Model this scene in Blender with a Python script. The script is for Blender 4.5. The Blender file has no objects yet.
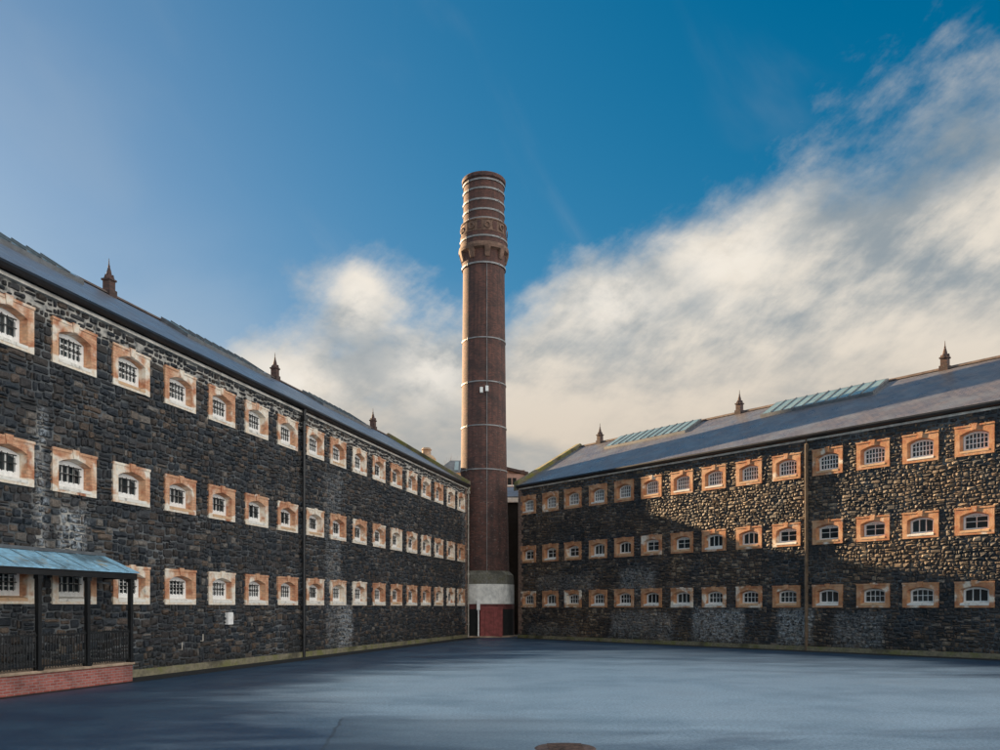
import bpy, math, random
from mathutils import Vector
R = random.Random(7)
rad = math.radians
scene = bpy.context.scene
col = scene.collection
EYE = 2.2
F = 832.0                      # focal length in pixels of the 1000 px wide photograph

# ------------------------------------------------------------------ camera
cd = bpy.data.cameras.new('camera')
cam = bpy.data.objects.new('camera', cd)
col.objects.link(cam)
cam.location = (0, 0, EYE)
cam.rotation_euler = (rad(90), 0, 0)
cd.sensor_width = 36
cd.lens = F * 0.036
cd.shift_y = 0.232
cd.clip_end = 3000
scene.camera = cam

# ------------------------------------------------------------------ sun and sky
SDIR = Vector((-0.725, 0.688, 0)).normalized()
ELEV = rad(15.9)
sdir = Vector((SDIR.x * math.cos(ELEV), SDIR.y * math.cos(ELEV), math.sin(ELEV)))
sl = bpy.data.lights.new('sun', 'SUN')
sl.energy = 5.0
sl.angle = rad(0.5)
sl.color = (1.0, 0.70, 0.40)
so = bpy.data.objects.new('sun', sl)
so.rotation_euler = sdir.to_track_quat('Z', 'Y').to_euler()
col.objects.link(so)

scene.view_settings.view_transform = 'Standard'
scene.view_settings.look = 'None'
scene.view_settings.gamma = 1
scene.view_settings.use_curve_mapping = False
scene.view_settings.exposure = 2.0


class NT:
    """small helper to write node trees"""
    def __init__(s, tree):
        s.t = tree
        s.n = tree.nodes
        s.l = tree.links

    def node(s, typ, **kw):
        n = s.n.new(typ)
        for k, v in kw.items():
            setattr(n, k, v)
        return n

    def put(s, sock, v):
        if isinstance(v, bpy.types.NodeSocket):
            s.l.new(v, sock)
        elif v is not None:
            if isinstance(v, (tuple, list)) and len(v) == 3 and sock.type == 'RGBA':
                v = (*v, 1)
            sock.default_value = v

    def math(s, op, a, b=None, c=None, clamp=False):
        n = s.node('ShaderNodeMath', operation=op)
        n.use_clamp = clamp
        s.put(n.inputs[0], a)
        if b is not None: s.put(n.inputs[1], b)
        if c is not None: s.put(n.inputs[2], c)
        return n.outputs[0]

    def mix(s, f, a, b, mode='MIX'):
        n = s.node('ShaderNodeMix', data_type='RGBA', blend_type=mode)
        s.put(n.inputs[0], f); s.put(n.inputs[6], a); s.put(n.inputs[7], b)
        return n.outputs[2]

    def ss(s, x, a, b):
        n = s.node('ShaderNodeMapRange', interpolation_type='SMOOTHSTEP')
        s.put(n.inputs[0], x)
        n.inputs[1].default_value = a; n.inputs[2].default_value = b
        return n.outputs[0]

    def rng(s, x, a, b, c, d):
        n = s.node('ShaderNodeMapRange')
        s.put(n.inputs[0], x)
        for i, v in enumerate((a, b, c, d)): n.inputs[1 + i].default_value = v
        return n.outputs[0]

    def noise(s, vec, scale, detail=4, rough=.55, dist=0, out=0):
        n = s.node('ShaderNodeTexNoise')
        if vec is not None: s.put(n.inputs['Vector'], vec)
        n.inputs['Scale'].default_value = scale
        n.inputs['Detail'].default_value = detail
        n.inputs['Roughness'].default_value = rough
        n.inputs['Distortion'].default_value = dist
        return n.outputs[out]

    def xyz(s, v):
        n = s.node('ShaderNodeSeparateXYZ'); s.put(n.inputs[0], v)
        return n.outputs

    def vec(s, x, y, z):
        n = s.node('ShaderNodeCombineXYZ')
        for i, v in enumerate((x, y, z)): s.put(n.inputs[i], v)
        return n.outputs[0]

    def mapv(s, v, scale=(1, 1, 1), rot=(0, 0, 0), loc=(0, 0, 0)):
        n = s.node('ShaderNodeMapping'); s.put(n.inputs[0], v)
        n.inputs[1].default_value = loc; n.inputs[2].default_value = rot; n.inputs[3].default_value = scale
        return n.outputs[0]

    def ramp(s, f, stops, interp='LINEAR'):
        n = s.node('ShaderNodeValToRGB'); s.put(n.inputs[0], f)
        cr = n.color_ramp; cr.interpolation = interp
        while len(cr.elements) < len(stops): cr.elements.new(.5)
        for e, (p, c) in zip(cr.elements, stops):
            e.position = p
            e.color = (c, c, c, 1) if not isinstance(c, (tuple, list)) else (*c, 1)
        return n.outputs[0]

    def bump(s, h, strength=.5, dist=.02, normal=None):
        n = s.node('ShaderNodeBump')
        s.put(n.inputs['Height'], h)
        n.inputs['Strength'].default_value = strength
        n.inputs['Distance'].default_value = dist
        if normal is not None: s.put(n.inputs['Normal'], normal)
        return n.outputs[0]


# ---- world: Nishita sky with procedural clouds
w = bpy.data.worlds.new('World'); scene.world = w; w.use_nodes = True
t = NT(w.node_tree); t.n.clear()
SKY = 0.05
sky = t.node('ShaderNodeTexSky', sky_type='NISHITA')
sky.sun_disc = False
sky.sun_elevation = ELEV
sky.sun_rotation = math.atan2(SDIR.x, SDIR.y)
sky.air_density = 1.0
sky.dust_density = 0.6
sky.ozone_density = 3.0
hs = t.node('ShaderNodeHueSaturation')
hs.inputs['Hue'].default_value = 0.490
hs.inputs['Saturation'].default_value = 1.42
hs.inputs['Value'].default_value = 0.78
t.l.new(sky.outputs[0], hs.inputs['Color'])
d = t.node('ShaderNodeTexCoord').outputs['Generated']
dx, dy, dz = t.xyz(d)[:3]
az = t.math('MULTIPLY', t.math('ARCTAN2', dx, dy), 57.2958)
el = t.math('MULTIPLY', t.math('ARCSINE', dz), 57.2958)
# height in degrees of the cloud bank's upper edge against azimuth -60..60
edge_pts = [(-60, 5), (-31, 9), (-24, 13), (-18, 16.5), (-13, 19), (-10, 20.5), (-7.5, 19.5), (-4, 17.5), (0, 18), (3, 20.5), (6, 23.5),
            (10, 24), (15, 25.5), (19, 26.5), (24, 27), (31, 27.5), (45, 30), (60, 30)]
L = t.ramp(t.rng(az, -60, 60, 0, 1), [((a + 60) / 120, e / 50) for a, e in edge_pts], 'LINEAR')
L = t.math('MULTIPLY', L, 50.0)
wv = t.mapv(d, scale=(1, 1, 1.7))
n1 = t.noise(wv, 3.4, 7, .56, .08)
n2 = t.noise(t.mapv(d, scale=(1, 1, 1.5), rot=(0, rad(35), 0)), 9.0, 8, .62, .1)
n3 = t.noise(t.mapv(t.mapv(d, rot=(0, rad(38), 0)), scale=(3.2, 1.2, 1.2)), 2.2, 5, .5, .5)
v = t.math('SUBTRACT', L, el)                       # >0 inside the bank
v = t.math('ADD', v, t.math('MULTIPLY', t.math('SUBTRACT', n1, .5), 17.0))


def puff(a0, e0, ra, re):
    x = t.math('DIVIDE', t.math('SUBTRACT', az, a0), ra); y = t.math('DIVIDE', t.math('SUBTRACT', el, e0), re)
    return t.math('POWER', 2.718, t.math('MULTIPLY', t.math('ADD', t.math('MULTIPLY', x, x), t.math('MULTIPLY', y, y)), -1.0))


puffs = None
for a_, e_, ra_, re_ in ((-9.6, 20.0, 1.9, 2.2), (-4.6, 15.8, 3.2, 2.4), (7.5, 20.0, 3.8, 2.6), (-14.5, 14.5, 4.0, 2.4), (15, 22.5, 4.0, 3.0)):
    q_ = puff(a_, e_, ra_, re_)
    puffs = q_ if puffs is None else t.math('MAXIMUM', puffs, q_)
v = t.math('ADD', v, t.math('MULTIPLY', puffs, 3.2))
n4 = t.noise(t.mapv(t.mapv(d, rot=(0, rad(38), 0)), scale=(1, 1, 2.6)), 15.0, 9, .66, .1)
v = t.math('ADD', v, t.math('MULTIPLY', t.math('SUBTRACT', n2, .5), 9.0))
v = t.math('ADD', v, t.math('MULTIPLY', t.math('SUBTRACT', n4, .5), 6.0))
dens = t.ss(v, -2.5, 5.5)
thin = t.ss(t.math('ADD', t.math('MULTIPLY', n3, 1.0), t.rng(el, 5, 40, .12, -.12)), .46, .80)
dens = t.math('MAXIMUM', dens, t.math('MULTIPLY', thin, .16))
veil = t.math('MULTIPLY', t.math('MULTIPLY', t.ss(az, -8, -24), t.ss(el, 26, 9)), t.rng(n1, .3, .7, .25, .75))
dens = t.math('MAXIMUM', dens, veil)
# cloud colour: sunlit cream rims, grey-blue folds, cream towards the horizon
fold = t.noise(t.mapv(d, scale=(1, 1, 2.2), rot=(0, rad(-20), 0)), 3.9, 6, .55, .08)
fold2 = t.math('SUBTRACT', fold, t.math('MULTIPLY', t.ss(v, 3, 14), -.10))
shade = t.ss(t.math('ADD', fold2, t.math('MULTIPLY', t.math('SUBTRACT', n4, .5), .22)), .40, .66)
ccol = t.mix(shade, (1.04, .94, .80), (.38, .43, .46))
lowc = t.mix(t.ss(fold, .40, .62), (.92, .78, .62), (.52, .51, .48))
ccol = t.mix(t.ss(el, 20, 9), ccol, lowc)
ccol = t.mix(t.math('MULTIPLY', t.math('MULTIPLY', puffs, t.ss(n2, .35, .6)), .8), ccol, (1.22, 1.12, .98))
ccol = t.mix(t.math('MULTIPLY', t.ss(az, -12, -24), .6), ccol, (.42, .54, .62))
east = t.ss(az, 60, 150)                            # far side of the sky is plain
# soften the glow round the sun a little: c / (1 + k c)
vm = t.node('ShaderNodeVectorMath', operation='MULTIPLY_ADD'); t.put(vm.inputs[0], hs.outputs[0]); vm.inputs[1].default_value = (.36, .22, .15); vm.inputs[2].default_value = (1, 1, 1)
vd = t.node('ShaderNodeVectorMath', operation='DIVIDE'); t.put(vd.inputs[0], hs.outputs[0]); t.put(vd.inputs[1], vm.outputs[0])
# bright clouds added out of view to light the left wall and yard
side = t.math('ADD', t.math('MULTIPLY', dx, .88), t.math('MULTIPLY', dy, -.47))
back = t.math('MAXIMUM', t.ss(side, .25, .75), t.math('MULTIPLY', t.ss(el, 48, 66), .75))
back = t.math('MAXIMUM', back, t.math('MULTIPLY', t.ss(dy, .0, -.5), .32))
backn = t.math('MULTIPLY', back, t.ss(t.noise(wv, 2.2, 5), .30, .50))
ccol = t.mix(back, ccol, (2.6, 2.55, 2.45))
dens = t.math('MAXIMUM', dens, backn)
bg1 = t.node('ShaderNodeBackground'); t.l.new(vd.outputs[0], bg1.inputs[0]); bg1.inputs[1].default_value = SKY
bg2 = t.node('ShaderNodeBackground'); t.put(bg2.inputs[0], ccol); bg2.inputs[1].default_value = 0.205
ms = t.node('ShaderNodeMixShader')
t.put(ms.inputs[0], t.math('MULTIPLY', dens, .93))
t.l.new(bg1.outputs[0], ms.inputs[1]); t.l.new(bg2.outputs[0], ms.inputs[2])
wo = t.node('ShaderNodeOutputWorld'); t.l.new(ms.outputs[0], wo.inputs[0])


# ------------------------------------------------------------------ materials
# directions of the two walls and their distances from the camera
CA, SA = math.cos(math.atan(223 / F)), math.sin(math.atan(223 / F))
CB, SB = math.cos(math.atan(669 / F)), math.sin(math.atan(669 / F))
DL, DR = 17.9, 38.5
def new_mat(name):
    m = bpy.data.materials.new(name); m.use_nodes = True
    t = NT(m.node_tree)
    b = m.node_tree.nodes['Principled BSDF']
    return m, t, b


def simple(name, color, rough=.6, metal=0, var=.25, scale=3, bump=.0, spec=.5):
    m, t, b = new_mat(name)
    o = t.node('ShaderNodeTexCoord').outputs['Object']
    n = t.noise(o, scale, 6, .65)
    lo = tuple(c * (1 - var) for c in color); hi = tuple(min(1, c * (1 + var)) for c in color)
    t.put(b.inputs['Base Color'], t.mix(t.ss(n, .3, .7), lo, hi))
    b.inputs['Roughness'].default_value = rough
    b.inputs['Metallic'].default_value = metal
    b.inputs['Specular IOR Level'].default_value = spec
    if bump: t.put(b.inputs['Normal'], t.bump(t.noise(o, scale * 8, 5, .6), bump, .02))
    return m


def stone_mat(name, patches, warm=0.0):
    """basalt rubble: each stone is an island with a colour of its own; patches = limewash runs (x0,x1,z0,z1,strength)"""
    m, t, b = new_mat(name)
    g = t.node('ShaderNodeNewGeometry')
    r = g.outputs['Random Per Island']
    o = t.node('ShaderNodeTexCoord').outputs['Object']
    c = t.ramp(r, [(0, (.008, .014, .022)), (.2, (.022, .032, .043)), (.38, (.048, .040, .034)), (.5, (.012, .020, .030)),
                   (.66, (.070, .050, .036)), (.78, (.040, .050, .060)), (.90, (.13, .085, .055)), (1, (.20, .18, .155))])
    if warm:  # warm: sunlight tint painted into the stone colour
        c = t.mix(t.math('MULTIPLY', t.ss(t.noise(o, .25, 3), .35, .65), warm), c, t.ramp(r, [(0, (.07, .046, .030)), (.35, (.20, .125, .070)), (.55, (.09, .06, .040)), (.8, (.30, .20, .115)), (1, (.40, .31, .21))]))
    big = t.noise(o, .35, 4, .6)
    c = t.mix(t.math('MULTIPLY', t.ss(big, .45, .7), .4), c, (.045, .034, .028))
    fine = t.noise(o, 14, 6, .7)
    c = t.mix(.55, c, t.mix(t.ss(fine, .3, .72), (.12, .13, .14), (1.75, 1.65, 1.55)), 'MULTIPLY')
    ox, oy, oz = t.xyz(o)[:3]
    msk = None
    for (x0, x1, z0, z1, st) in patches:
        wob = t.math('MULTIPLY', t.math('SUBTRACT', t.noise(o, 1.5, 4), .5), .9)
        xx = t.math('ADD', ox, wob)
        zz = t.math('ADD', oz, wob)
        a = t.math('MULTIPLY', t.ss(xx, x0 - .22, x0 + .22), t.ss(xx, x1 + .22, x1 - .22))
        bb = t.math('MULTIPLY', t.ss(zz, z0 - .25, z0 + .25), t.ss(zz, z1 + .25, z1 - .25))
        p = t.math('MULTIPLY', t.math('MULTIPLY', a, bb), st)
        msk = p if msk is None else t.math('MAXIMUM', msk, p)
    if msk is not None:
        sp = t.ss(t.noise(o, 7, 5, .7), .40, .62)
        c = t.mix(t.math('MULTIPLY', t.math('MULTIPLY', msk, sp), .85), c, (.50, .54, .56))
    foot_dark = t.math('MULTIPLY', t.ss(oz, 1.2, .1), t.ss(t.noise(o, .8, 4), .3, .6))  # patchy darker tone towards the foot of the wall
    c = t.mix(t.math('MULTIPLY', foot_dark, .6), c, (.012, .016, .014))
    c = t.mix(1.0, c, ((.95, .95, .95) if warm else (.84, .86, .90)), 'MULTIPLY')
    t.put(b.inputs['Base Color'], c)
    b.inputs['Roughness'].default_value = .62
    t.put(b.inputs['Normal'], t.bump(t.noise(o, 22, 6, .7), .9, .03))
    return m


def mortar_mat(name, patches, base=(.05, .056, .062)):
    m, t, b = new_mat(name)
    o = t.node('ShaderNodeTexCoord').outputs['Object']
    ox, oy, oz = t.xyz(o)[:3]
    c = t.mix(t.ss(t.noise(o, .6, 5, .6), .42, .68), base, (.17, .18, .185))
    msk = None
    for (x0, x1, z0, z1, st) in patches:
        wob = t.math('MULTIPLY', t.math('SUBTRACT', t.noise(o, 1.5, 4), .5), .5)
        xx = t.math('ADD', ox, wob)
        a = t.math('MULTIPLY', t.ss(xx, x0 - .22, x0 + .22), t.ss(xx, x1 + .22, x1 - .22))
        bb = t.math('MULTIPLY', t.ss(oz, z0 - .25, z0 + .25), t.ss(oz, z1 + .25, z1 - .25))
        p = t.math('MULTIPLY', t.math('MULTIPLY', a, bb), st)
        msk = p if msk is None else t.math('MAXIMUM', msk, p)
    if msk is not None:
        c = t.mix(t.math('MULTIPLY', msk, t.ss(t.noise(o, 4, 5), .3, .6)), c, (.50, .47, .42))
    t.put(b.inputs['Base Color'], c)
    b.inputs['Roughness'].default_value = .9
    t.put(b.inputs['Normal'], t.bump(t.noise(o, 30, 5, .7), .6, .02))
    return m


def surround_mat(name, bias):
    """orange brick dressings, many of them with old cream and white paint; the amount differs from window to window"""
    m, t, b = new_mat(name)
    o = t.node('ShaderNodeTexCoord').outputs['Object']
    ran = t.node('ShaderNodeObjectInfo').outputs['Random']
    ox, oy, oz = t.xyz(o)[:3]
    off = t.vec(t.math('MULTIPLY', ran, 37.0), 0, t.math('MULTIPLY', ran, 91.0))
    va = t.node('ShaderNodeVectorMath', operation='ADD'); t.put(va.inputs[0], o); t.put(va.inputs[1], off)
    oo = va.outputs[0]
    bt = t.node('ShaderNodeTexBrick')
    t.put(bt.inputs['Vector'], t.vec(ox, oz, 0))
    k_ = 1 if bias > -.05 else .82
    bt.inputs['Color1'].default_value = (.62 * k_, (.32 if k_ == 1 else .28) * k_, (.18 if k_ == 1 else .10) * k_, 1)
    bt.inputs['Color2'].default_value = (.74 * k_, (.43 if k_ == 1 else .36) * k_, (.26 if k_ == 1 else .16) * k_, 1)
    bt.inputs['Mortar'].default_value = (.42, .25, .16, 1)
    bt.inputs['Scale'].default_value = 1
    bt.inputs['Mortar Size'].default_value = .008
    bt.inputs['Brick Width'].default_value = .24
    bt.inputs['Row Height'].default_value = .085
    c = t.mix(t.ss(t.noise(oo, 5, 5, .6), .35, .7), bt.outputs[0], (.42, .15, .07))
    c = t.mix(t.math('MULTIPLY', t.ss(t.noise(oo, 2, 4), .45, .65), .6), c, (.68, .42, .25))
    pn = t.math('ADD', t.noise(oo, 1.4, 3, .5), t.math('MULTIPLY', t.math('SUBTRACT', ran, .5), .18))
    pn = t.math('ADD', pn, t.math('MULTIPLY', t.ss(oz, .26, .14), .22 if bias > -.05 else .03))
    paint = t.ss(t.math('ADD', pn, bias), .50, .62)
    c = t.mix(paint, c, t.mix(t.ss(t.noise(oo, 9, 5), .3, .7), (.76, .60, .44), (.88, .82, .71)))
    dirt = t.math('MULTIPLY', t.ss(t.noise(oo, 4.5, 7, .75), .56, .74), .6)
    c = t.mix(dirt, c, (.10, .09, .075))
    t.put(b.inputs['Base Color'], c)
    b.inputs['Roughness'].default_value = .75
    t.put(b.inputs['Normal'], t.bump(t.noise(oo, 25, 5, .7), .5, .02))
    return m


def sill_mat(name, thr):
    m, t, b = new_mat(name)
    o = t.node('ShaderNodeTexCoord').outputs['Object']
    ran = t.node('ShaderNodeObjectInfo').outputs['Random']
    va = t.node('ShaderNodeVectorMath', operation='ADD'); t.put(va.inputs[0], o); t.put(va.inputs[1], t.vec(t.math('MULTIPLY', ran, 57.0), 0, 0))
    c = t.mix(t.ss(ran, thr, thr + .08), (.84, .80, .72), (.66, .42, .24))
    c = t.mix(t.math('MULTIPLY', t.ss(t.noise(va.outputs[0], 4, 6, .7), .5, .7), .7), c, (.16, .13, .10))
    t.put(b.inputs['Base Color'], c)
    b.inputs['Roughness'].default_value = .7
    return m


def slate_mat():
    m, t, b = new_mat('roof_slate')
    o = t.node('ShaderNodeTexCoord').outputs['Object']
    ox, oy, oz = t.xyz(o)[:3]
    bt = t.node('ShaderNodeTexBrick')
    t.put(bt.inputs['Vector'], t.vec(ox, t.math('MULTIPLY', oy, 1.17), 0))
    bt.inputs['Scale'].default_value = 1
    bt.inputs['Brick Width'].default_value = .32
    bt.inputs['Row Height'].default_value = .24
    bt.inputs['Mortar Size'].default_value = .012
    bt.inputs['Color1'].default_value = (.085, .085, .10, 1)
    bt.inputs['Color2'].default_value = (.13, .115, .12, 1)
    bt.inputs['Mortar'].default_value = (.04, .04, .045, 1)
    c = t.mix(t.ss(t.noise(o, .8, 5, .6), .4, .7), bt.outputs[0], (.12, .13, .15))
    c = t.mix(t.math('MULTIPLY', t.ss(t.noise(o, 7, 6, .7), .60, .74), .4), c, (.26, .24, .22))
    t.put(b.inputs['Base Color'], c)
    t.put(b.inputs['Roughness'], t.rng(t.noise(o, 1.3, 4), .3, .7, .25, .42))
    h = t.math('ADD', bt.outputs[1], t.math('MULTIPLY', t.noise(o, 5, 4), -.8))
    t.put(b.inputs['Normal'], t.bump(h, .5, -.02))
    return m


def brick_mat(name, c1, c2, mort, cyl=False, soot=.5, bw=.225, rh=.075):
    m, t, b = new_mat(name)
    o = t.node('ShaderNodeTexCoord').outputs['Object']
    ox, oy, oz = t.xyz(o)[:3]
    u = t.math('MULTIPLY', t.math('ARCTAN2', oy, ox), 1.7) if cyl else t.math('ADD', ox, oy)
    bt = t.node('ShaderNodeTexBrick')
    t.put(bt.inputs['Vector'], t.vec(u, oz, 0))
    bt.inputs['Scale'].default_value = 1
    bt.inputs['Brick Width'].default_value = bw; bt.inputs['Row Height'].default_value = rh
    bt.inputs['Mortar Size'].default_value = .009
    bt.inputs['Color1'].default_value = (*c1, 1); bt.inputs['Color2'].default_value = (*c2, 1); bt.inputs['Mortar'].default_value = (*mort, 1)
    c = bt.outputs[0]
    c = t.mix(t.math('MULTIPLY', t.ss(t.noise(o, 1.1, 6, .65), .4, .68), soot), c, (.035, .028, .028))
    spots = t.ss(t.noise(t.vec(u, t.math('MULTIPLY', oz, 1.3), 0), 4.5, 4, .6), .58, .68)
    if cyl:
        spots = t.math('MULTIPLY', spots, t.ss(oz, 22, 6))
        run = t.ss(t.noise(t.vec(t.math('MULTIPLY', u, 3.0), 0, t.math('MULTIPLY', oz, .12)), 1.2, 5, .6), .45, .65)
        c = t.mix(t.math('MULTIPLY', run, .45), c, (.03, .024, .024))
    c = t.mix(t.math('MULTIPLY', spots, .55), c, (.30, .24, .20))
    t.put(b.inputs['Base Color'], c)
    b.inputs['Roughness'].default_value = .85
    t.put(b.inputs['Normal'], t.bump(t.math('ADD', bt.outputs[1], t.math('MULTIPLY', t.noise(o, 20, 4), -.6)), .6, -.015))
    return m


def moss_mat(name, stone=(.20, .17, .12), moss=(.16, .15, .035), amt=(.40, .6)):
    m, t, b = new_mat(name)
    o = t.node('ShaderNodeTexCoord').outputs['Object']
    c = t.mix(t.ss(t.noise(o, 8, 5), .3, .7), tuple(x * .6 for x in stone), stone)
    c = t.mix(t.ss(t.noise(o, 1.6, 6, .7), *amt), c, moss)
    c = t.mix(t.math('MULTIPLY', t.ss(t.noise(o, .7, 5), .5, .65), .7), c, (.03, .03, .022))
    t.put(b.inputs['Base Color'], c); b.inputs['Roughness'].default_value = .9
    t.put(b.inputs['Normal'], t.bump(t.noise(o, 18, 5, .7), .8, .03))
    return m


def glass_mat():
    m, t, b = new_mat('dark_window_glass')
    o = t.node('ShaderNodeTexCoord').outputs['Object']
    ran = t.node('ShaderNodeObjectInfo').outputs['Random']
    t.put(b.inputs['Base Color'], t.mix(ran, (.010, .016, .020), (.03, .045, .05)))
    b.inputs['Roughness'].default_value = .12
    t.put(b.inputs['Normal'], t.bump(t.noise(o, 3, 2), .15, .02))
    return m


def asphalt_mat():
    m, t, b = new_mat('wet_asphalt')
    o = t.node('ShaderNodeTexCoord').outputs['Object']
    ox, oy, oz = t.xyz(o)[:3]
    # long drying streaks across the yard
    st1 = t.noise(t.mapv(o, scale=(.07, .17, 1), rot=(0, 0, rad(24))), 1.0, 6, .6, .9)
    st2 = t.noise(t.mapv(o, scale=(.22, .6, 1), rot=(0, 0, rad(20))), 1.0, 7, .68, .6)
    pat = t.noise(t.mapv(o, scale=(.35, .35, 1)), 1.0, 5, .6)
    # sky reflection painted as a broad pale swathe in mid yard
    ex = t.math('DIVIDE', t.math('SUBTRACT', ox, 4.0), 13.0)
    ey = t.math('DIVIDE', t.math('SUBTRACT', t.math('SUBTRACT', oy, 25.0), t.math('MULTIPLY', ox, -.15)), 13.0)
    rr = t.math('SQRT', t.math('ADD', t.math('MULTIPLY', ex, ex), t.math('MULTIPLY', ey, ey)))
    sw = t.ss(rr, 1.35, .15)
    dry_sheen = t.math('ADD', t.math('MULTIPLY', st1, .9), t.math('MULTIPLY', sw, .46))
    dry_sheen = t.math('ADD', dry_sheen, t.math('MULTIPLY', t.math('SUBTRACT', st2, .5), .6))
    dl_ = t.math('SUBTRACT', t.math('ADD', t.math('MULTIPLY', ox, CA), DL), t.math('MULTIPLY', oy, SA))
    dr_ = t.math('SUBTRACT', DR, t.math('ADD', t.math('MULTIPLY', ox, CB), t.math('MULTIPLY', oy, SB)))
    wall_shade = t.math('MAXIMUM', t.ss(t.math('ADD', dl_, t.math('MULTIPLY', st1, 5.0)), 15.5, 2.5), t.ss(t.math('ADD', dr_, t.math('MULTIPLY', st1, 4.0)), 8.0, 2.5))  # shade towards both walls painted into the asphalt colour
    dry_sheen = t.math('SUBTRACT', dry_sheen, t.math('MULTIPLY', wall_shade, .46))
    dry_sheen = t.ss(dry_sheen, .24, .82)
    c = t.mix(dry_sheen, (.004, .034, .080), (.33, .44, .52))
    c = t.mix(t.math('MULTIPLY', t.ss(pat, .4, .7), .35), c, (.055, .12, .175))
    fine = t.noise(o, 16, 7, .95)
    spk = t.ss(t.noise(o, 5, 7, .8), .60, .74)
    c = t.mix(t.math('MULTIPLY', spk, .55), c, (.03, .05, .07))
    c = t.mix(.9, c, t.mix(t.ss(fine, .34, .68), (.35, .37, .40), (1.75, 1.7, 1.65)), 'MULTIPLY')
    # newer patch of tarmac with its seam (lower middle of the yard)
    sx = t.math('ADD', ox, t.math('MULTIPLY', t.math('SUBTRACT', t.noise(o, 1.5, 4), .5), .15))
    lim = t.math('ADD', t.math('MULTIPLY', t.math('SUBTRACT', oy, 12.6), -.10), -2.72)
    left = t.ss(t.math('SUBTRACT', sx, lim), -.02, .02)
    top = t.ss(t.math('ADD', oy, t.math('MULTIPLY', t.math('SUBTRACT', t.noise(o, .4, 4), .5), 1.2)), 16.6, 16.2)
    right = t.ss(ox, 3.5, -1.0)
    inside = t.math('MULTIPLY', t.math('MULTIPLY', left, top), right)
    c = t.mix(t.math('MULTIPLY', inside, .38), c, (.06, .085, .105))
    seam = t.math('MULTIPLY', t.math('MULTIPLY', t.ss(t.math('ABSOLUTE', t.math('SUBTRACT', sx, lim)), .05, .012), top), .5)
    c = t.mix(seam, c, (.015, .017, .02))
    t.put(b.inputs['Base Color'], c)
    t.put(b.inputs['Roughness'], t.rng(t.math('ADD', t.math('MULTIPLY', st2, .5), t.math('MULTIPLY', pat, .5)), .35, .65, .34, .56))
    t.put(b.inputs['Normal'], t.bump(t.math('ADD', fine, t.math('MULTIPLY', t.noise(o, 1.2, 3), 1.5)), .35, .012))
    return m


M = {}
LP_L = [(18.45, 18.72, 3.6, 7.5, 1.0), (19.2, 20.2, 3.6, 5.0, 1.0), (35.3, 36.9, .3, 8.5, .35), (36.6, 38.2, .2, 2.2, .8),
        (56.2, 57.5, 1, 10, .4)]
LP_R = [(15.4, 18.8, .2, 2.1, .85), (20.9, 22.9, .2, 2.1, .95), (9.8, 12.6, 2.9, 4.6, .5), (9.0, 14, .2, 1.9, .45), (24.0, 26.5, .2, 1.9, .45),
        (2.0, 7.5, 3.2, 4.3, .25), (1.0, 6.0, .2, .9, .3)]
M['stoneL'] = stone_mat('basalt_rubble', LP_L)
M['stoneR'] = stone_mat('sunlit_basalt_rubble', LP_R, warm=.7)
M['mortL'] = mortar_mat('lime_mortar', LP_L + [(5, 57.6, 10.05, 10.9, 1.0)])
M['mortR'] = mortar_mat('weathered_lime_mortar', LP_R)
M['dressL'] = surround_mat('painted_window_dressing', .005)
M['dressM'] = surround_mat('half_painted_dressing', -.07)
M['dressR'] = surround_mat('brick_window_dressing', -.11)
M['sillL'] = sill_mat('painted_sill', .70)
M['sillR'] = sill_mat('worn_sill', .25)
M['white'] = simple('white_window_paint', (.86, .84, .80), .5, var=.12, scale=6)
M['iron'] = simple('black_iron', (.008, .009, .010), .45, var=.4)
M['gutter'] = simple('black_gutter_paint', (.012, .013, .015), .35, var=.3)
M['string'] = simple('pale_string_course', (.66, .61, .54), .8, var=.35, scale=1.5, bump=.3)
M['slate'] = slate_mat()
M['glass'] = glass_mat()
M['roofglass'] = simple('skylight_glass', (.17, .25, .27), .12, var=.2, scale=1)
M['ridge'] = simple('dark_ridge_tile', (.09, .065, .055), .8, var=.4)
M['lead'] = simple('lead_flashing', (.10, .11, .12), .45, var=.3)
M['moss'] = moss_mat('mossy_coping')
M['plinth'] = moss_mat('mossy_plinth', (.27, .24, .16), (.17, .17, .06), (.45, .62))
M['chimbrick'] = brick_mat('sooty_chimney_brick', (.085, .036, .030), (.19, .072, .050), (.10, .08, .07), cyl=True, soot=.65)
M['crownbrick'] = brick_mat('red_crown_brick', (.105, .040, .030), (.17, .065, .045), (.09, .065, .055), cyl=True, soot=.6)
M['redbrick'] = brick_mat('worn_red_brick', (.32, .075, .055), (.44, .14, .11), (.36, .27, .25), soot=.5)
M['turret'] = brick_mat('turret_terracotta', (.075, .042, .036), (.12, .058, .046), (.05, .045, .042), soot=.5)
M['creamstone'] = simple('cream_stone', (.36, .26, .18), .8, var=.35, scale=3, bump=.4)
M['crownstone'] = simple('weathered_crown_stone', (.17, .10, .07), .85, var=.45, scale=3, bump=.5)
M['band'] = simple('galvanised_band', (.25, .245, .24), .55, metal=0, var=.3, scale=2)
M['creampaint'] = simple('flaking_cream_paint', (.80, .78, .72), .8, var=.22, scale=2.2, bump=.3)
M['redpaint'] = simple('dull_red_paint', (.12, .032, .030), .8, var=.4, scale=1.6, bump=.3)
M['redpanel'] = simple('faded_red_panel', (.26, .062, .055), .75, var=.3, scale=3, bump=.4)
M['mossrender'] = moss_mat('mossy_render', (.22, .21, .17), (.11, .10, .035), (.5, .72))
M['quoin'] = brick_mat('quoin_stone', (.20, .13, .10), (.30, .19, .14), (.10, .08, .07), bw=.5, rh=.3, soot=.3)
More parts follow.
